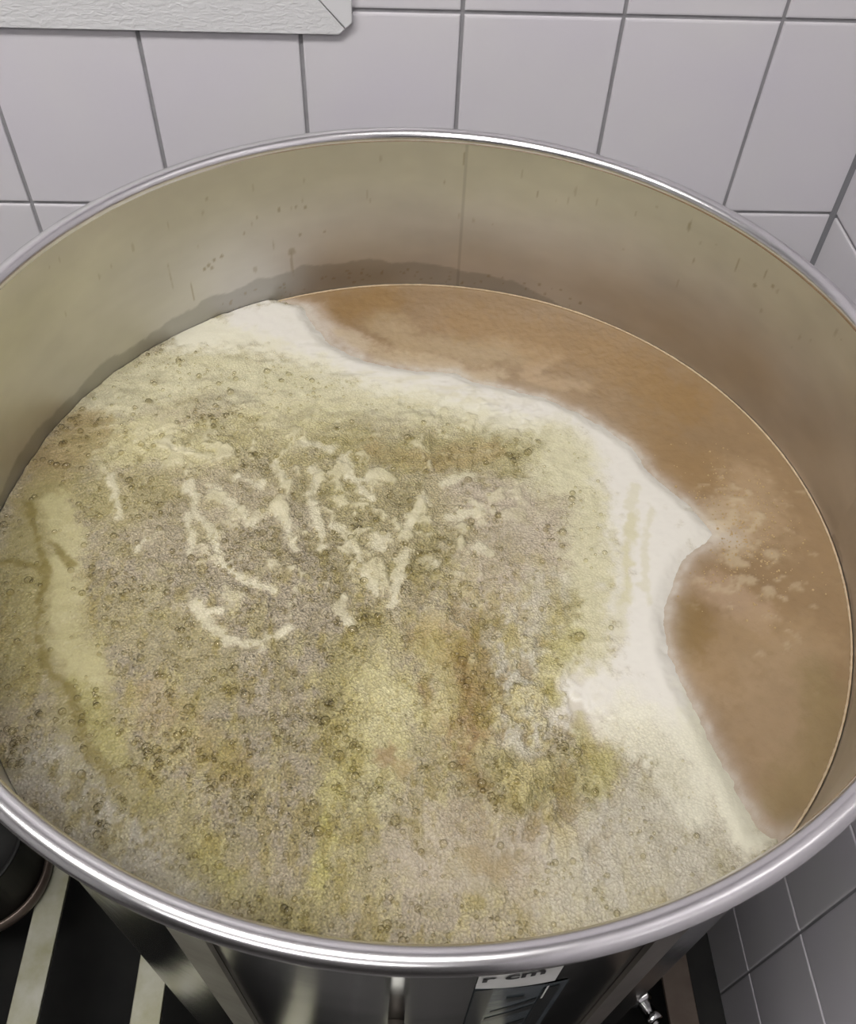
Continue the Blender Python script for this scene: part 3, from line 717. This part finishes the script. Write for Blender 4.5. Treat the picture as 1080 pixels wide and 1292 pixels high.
def foam_mat():
    m = principled('foam', (0.7, 0.7, 0.6), 0.45); b = m.node_tree.nodes['Principled BSDF']
    at = nd(m, 'ShaderNodeAttribute', attribute_name='col')
    tc = nd(m, 'ShaderNodeTexCoord')
    nz_ = nd(m, 'ShaderNodeTexNoise', i_Scale=60.0, i_Detail=2.0); ln(m, tc, 'Object', nz_, 'Vector')
    v1 = nd(m, 'ShaderNodeTexVoronoi', i_Scale=500.0); v2 = nd(m, 'ShaderNodeTexVoronoi', i_Scale=800.0)
    for v in (v1, v2): v.voronoi_dimensions = '3D'; ln(m, tc, 'Object', v, 'Vector')
    # each cell is a bubble: round bright top, dark crevice
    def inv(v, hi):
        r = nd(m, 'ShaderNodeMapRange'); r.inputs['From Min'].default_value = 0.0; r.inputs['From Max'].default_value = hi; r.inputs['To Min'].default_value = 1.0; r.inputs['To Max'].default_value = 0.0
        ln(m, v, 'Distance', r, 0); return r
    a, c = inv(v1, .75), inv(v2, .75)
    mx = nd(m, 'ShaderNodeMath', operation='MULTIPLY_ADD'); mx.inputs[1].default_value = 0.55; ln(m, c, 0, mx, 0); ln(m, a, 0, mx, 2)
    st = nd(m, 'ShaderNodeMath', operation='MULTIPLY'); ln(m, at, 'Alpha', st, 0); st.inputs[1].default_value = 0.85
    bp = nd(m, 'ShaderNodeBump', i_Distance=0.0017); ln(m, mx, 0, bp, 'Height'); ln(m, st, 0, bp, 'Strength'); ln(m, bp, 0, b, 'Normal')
    # small-bubble shading put into the colour, darker in the crevices
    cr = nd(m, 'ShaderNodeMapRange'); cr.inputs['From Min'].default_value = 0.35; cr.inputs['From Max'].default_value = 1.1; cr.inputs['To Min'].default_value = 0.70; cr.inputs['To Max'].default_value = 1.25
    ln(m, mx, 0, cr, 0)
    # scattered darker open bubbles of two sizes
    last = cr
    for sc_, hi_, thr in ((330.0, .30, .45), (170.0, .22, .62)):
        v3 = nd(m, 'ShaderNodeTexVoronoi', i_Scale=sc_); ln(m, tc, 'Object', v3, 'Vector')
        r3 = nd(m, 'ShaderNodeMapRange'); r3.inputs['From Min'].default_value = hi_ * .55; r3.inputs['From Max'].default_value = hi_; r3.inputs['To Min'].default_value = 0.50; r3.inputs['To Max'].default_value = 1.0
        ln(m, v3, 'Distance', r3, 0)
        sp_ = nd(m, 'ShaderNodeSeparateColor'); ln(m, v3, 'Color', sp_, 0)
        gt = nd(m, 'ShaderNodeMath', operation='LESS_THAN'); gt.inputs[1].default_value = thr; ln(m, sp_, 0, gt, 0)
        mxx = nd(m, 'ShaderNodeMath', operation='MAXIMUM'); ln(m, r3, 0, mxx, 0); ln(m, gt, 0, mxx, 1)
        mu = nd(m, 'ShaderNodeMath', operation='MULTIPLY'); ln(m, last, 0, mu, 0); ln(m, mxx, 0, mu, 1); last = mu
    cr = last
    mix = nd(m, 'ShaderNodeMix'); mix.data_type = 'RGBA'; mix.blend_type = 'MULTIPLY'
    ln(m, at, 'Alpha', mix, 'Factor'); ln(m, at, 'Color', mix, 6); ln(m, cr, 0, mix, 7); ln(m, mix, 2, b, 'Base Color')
    b.inputs['Specular IOR Level'].default_value = 0.5
    return m
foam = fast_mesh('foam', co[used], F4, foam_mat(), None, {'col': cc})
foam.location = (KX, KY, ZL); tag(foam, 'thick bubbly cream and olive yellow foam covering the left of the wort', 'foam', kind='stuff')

# single bubbles standing on the foam
M_BUB = bpy.data.materials.new('bubble_film'); M_BUB.use_nodes = True; nt = M_BUB.node_tree; nt.nodes.clear()
out = nd(M_BUB, 'ShaderNodeOutputMaterial'); mixs = nd(M_BUB, 'ShaderNodeMixShader'); tr = nd(M_BUB, 'ShaderNodeBsdfTransparent'); gl = nd(M_BUB, 'ShaderNodeBsdfGlossy'); lw = nd(M_BUB, 'ShaderNodeLayerWeight')
tr.inputs[0].default_value = (0.84, 0.81, 0.68, 1); gl.inputs['Roughness'].default_value = 0.03; gl.inputs[0].default_value = (0.9, .9, .85, 1); lw.inputs['Blend'].default_value = 0.25
mr = nd(M_BUB, 'ShaderNodeMapRange'); mr.inputs['To Min'].default_value = 0.04; mr.inputs['To Max'].default_value = 0.45
tr.inputs[0].default_value = (1, 1, 1, 1)
rampb = nd(M_BUB, 'ShaderNodeValToRGB'); rampb.color_ramp.elements[0].color = (0.93, 0.91, 0.82, 1); rampb.color_ramp.elements[1].color = (0.16, 0.14, 0.07, 1); rampb.color_ramp.elements[0].position = 0.15; rampb.color_ramp.elements[1].position = 0.8
ln(M_BUB, lw, 'Facing', rampb, 0); ln(M_BUB, rampb, 0, tr, 0)
ln(M_BUB, lw, 'Facing', mr, 0); ln(M_BUB, mr, 0, mixs, 0); ln(M_BUB, tr, 0, mixs, 1); ln(M_BUB, gl, 0, mixs, 2); ln(M_BUB, mixs, 0, out, 0)
def dome(n=10, k=3):
    vs_ = [(0, 0, 1)]; fs = []
    for j in range(1, k + 1):
        t = j / k * PI * .56
        for i in range(n): vs_.append((math.sin(t) * math.cos(2 * PI * i / n), math.sin(t) * math.sin(2 * PI * i / n), math.cos(t)))
    for i in range(n): fs.append((0, 1 + i, 1 + (i + 1) % n))
    for j in range(k - 1):
        for i in range(n):
            a = 1 + j * n + i; b = 1 + j * n + (i + 1) % n; fs.append((a, a + n, b + n)); fs.append((a, b + n, b))
    return np.array(vs_), np.array(fs)
dv, df = dome()
rb = np.random.RandomState(21)
hs = (h / 1000); ii = rb.randint(2, n - 2, 60000); jj = rb.randint(2, n - 2, 60000)
gsel = gran[ii, jj]; okk = (sd[ii, jj] > 8) & (rb.rand(60000) < (gsel ** 1.5) * .6) & (gsel > .2)
# more and larger bubbles in the olive zones, scattered in clusters
cl = sstep(-.1, .4, fbm(x, y, 24, 700)); okk &= rb.rand(60000) < (.2 + .8 * cl[ii, jj])
ii, jj = ii[okk][:9000], jj[okk][:9000]
sat = (col[ii, jj, 0] - col[ii, jj, 2]) / col[ii, jj, 0]
rad = (0.0006 + 0.0012 * rb.rand(len(ii)) ** 2.2 + .0022 * (rb.rand(len(ii)) ** 10)) * (.8 + .7 * np.clip(sat - .3, 0, 1))
cx = x[ii, jj] / 1000 + rb.uniform(-.0006, .0006, len(ii)); cy = y[ii, jj] / 1000 + rb.uniform(-.0006, .0006, len(ii)); cz = hs[ii, jj]
ins = np.hypot(cx, cy) < RI - .004; cx, cy, cz, rad = cx[ins], cy[ins], cz[ins], rad[ins]
V = (dv[None] * rad[:, None, None] + np.stack([cx, cy, cz + rad * .1], -1)[:, None]).reshape(-1, 3)
Fb = (df[None] + (np.arange(len(rad)) * len(dv))[:, None, None]).reshape(-1, 3)
bub = fast_mesh('bubbles', V, Fb, M_BUB, foam); tag(bub, kind='stuff')
cl = []
for k in range(520):
    u, v_ = rb.normal(240, 24), rb.normal(8, 34)
    if math.hypot(u, v_) > rr - 6: continue
    cl.append((u, v_))
cl = np.array(cl); cs = foam_sd(cl[:, 0], cl[:, 1]); cl = cl[cs < -3]
rw = .0004 + .0007 * rb.rand(len(cl)) ** 2.5
V = (dv[None] * rw[:, None, None] + np.concatenate([cl / 1000, np.full((len(cl), 1), .0003)], 1)[:, None]).reshape(-1, 3)
Fb = (df[None] + (np.arange(len(rw)) * len(dv))[:, None, None]).reshape(-1, 3)
M_FB = principled('froth_bubble', lin((166, 142, 102)), 0.2); tag(fast_mesh('bubbles', V, Fb, M_FB, wort), 'pale froth bubbles rising off the tip of the foam', kind='stuff')
print('bubbles', len(rad), 'foam faces', len(F4))
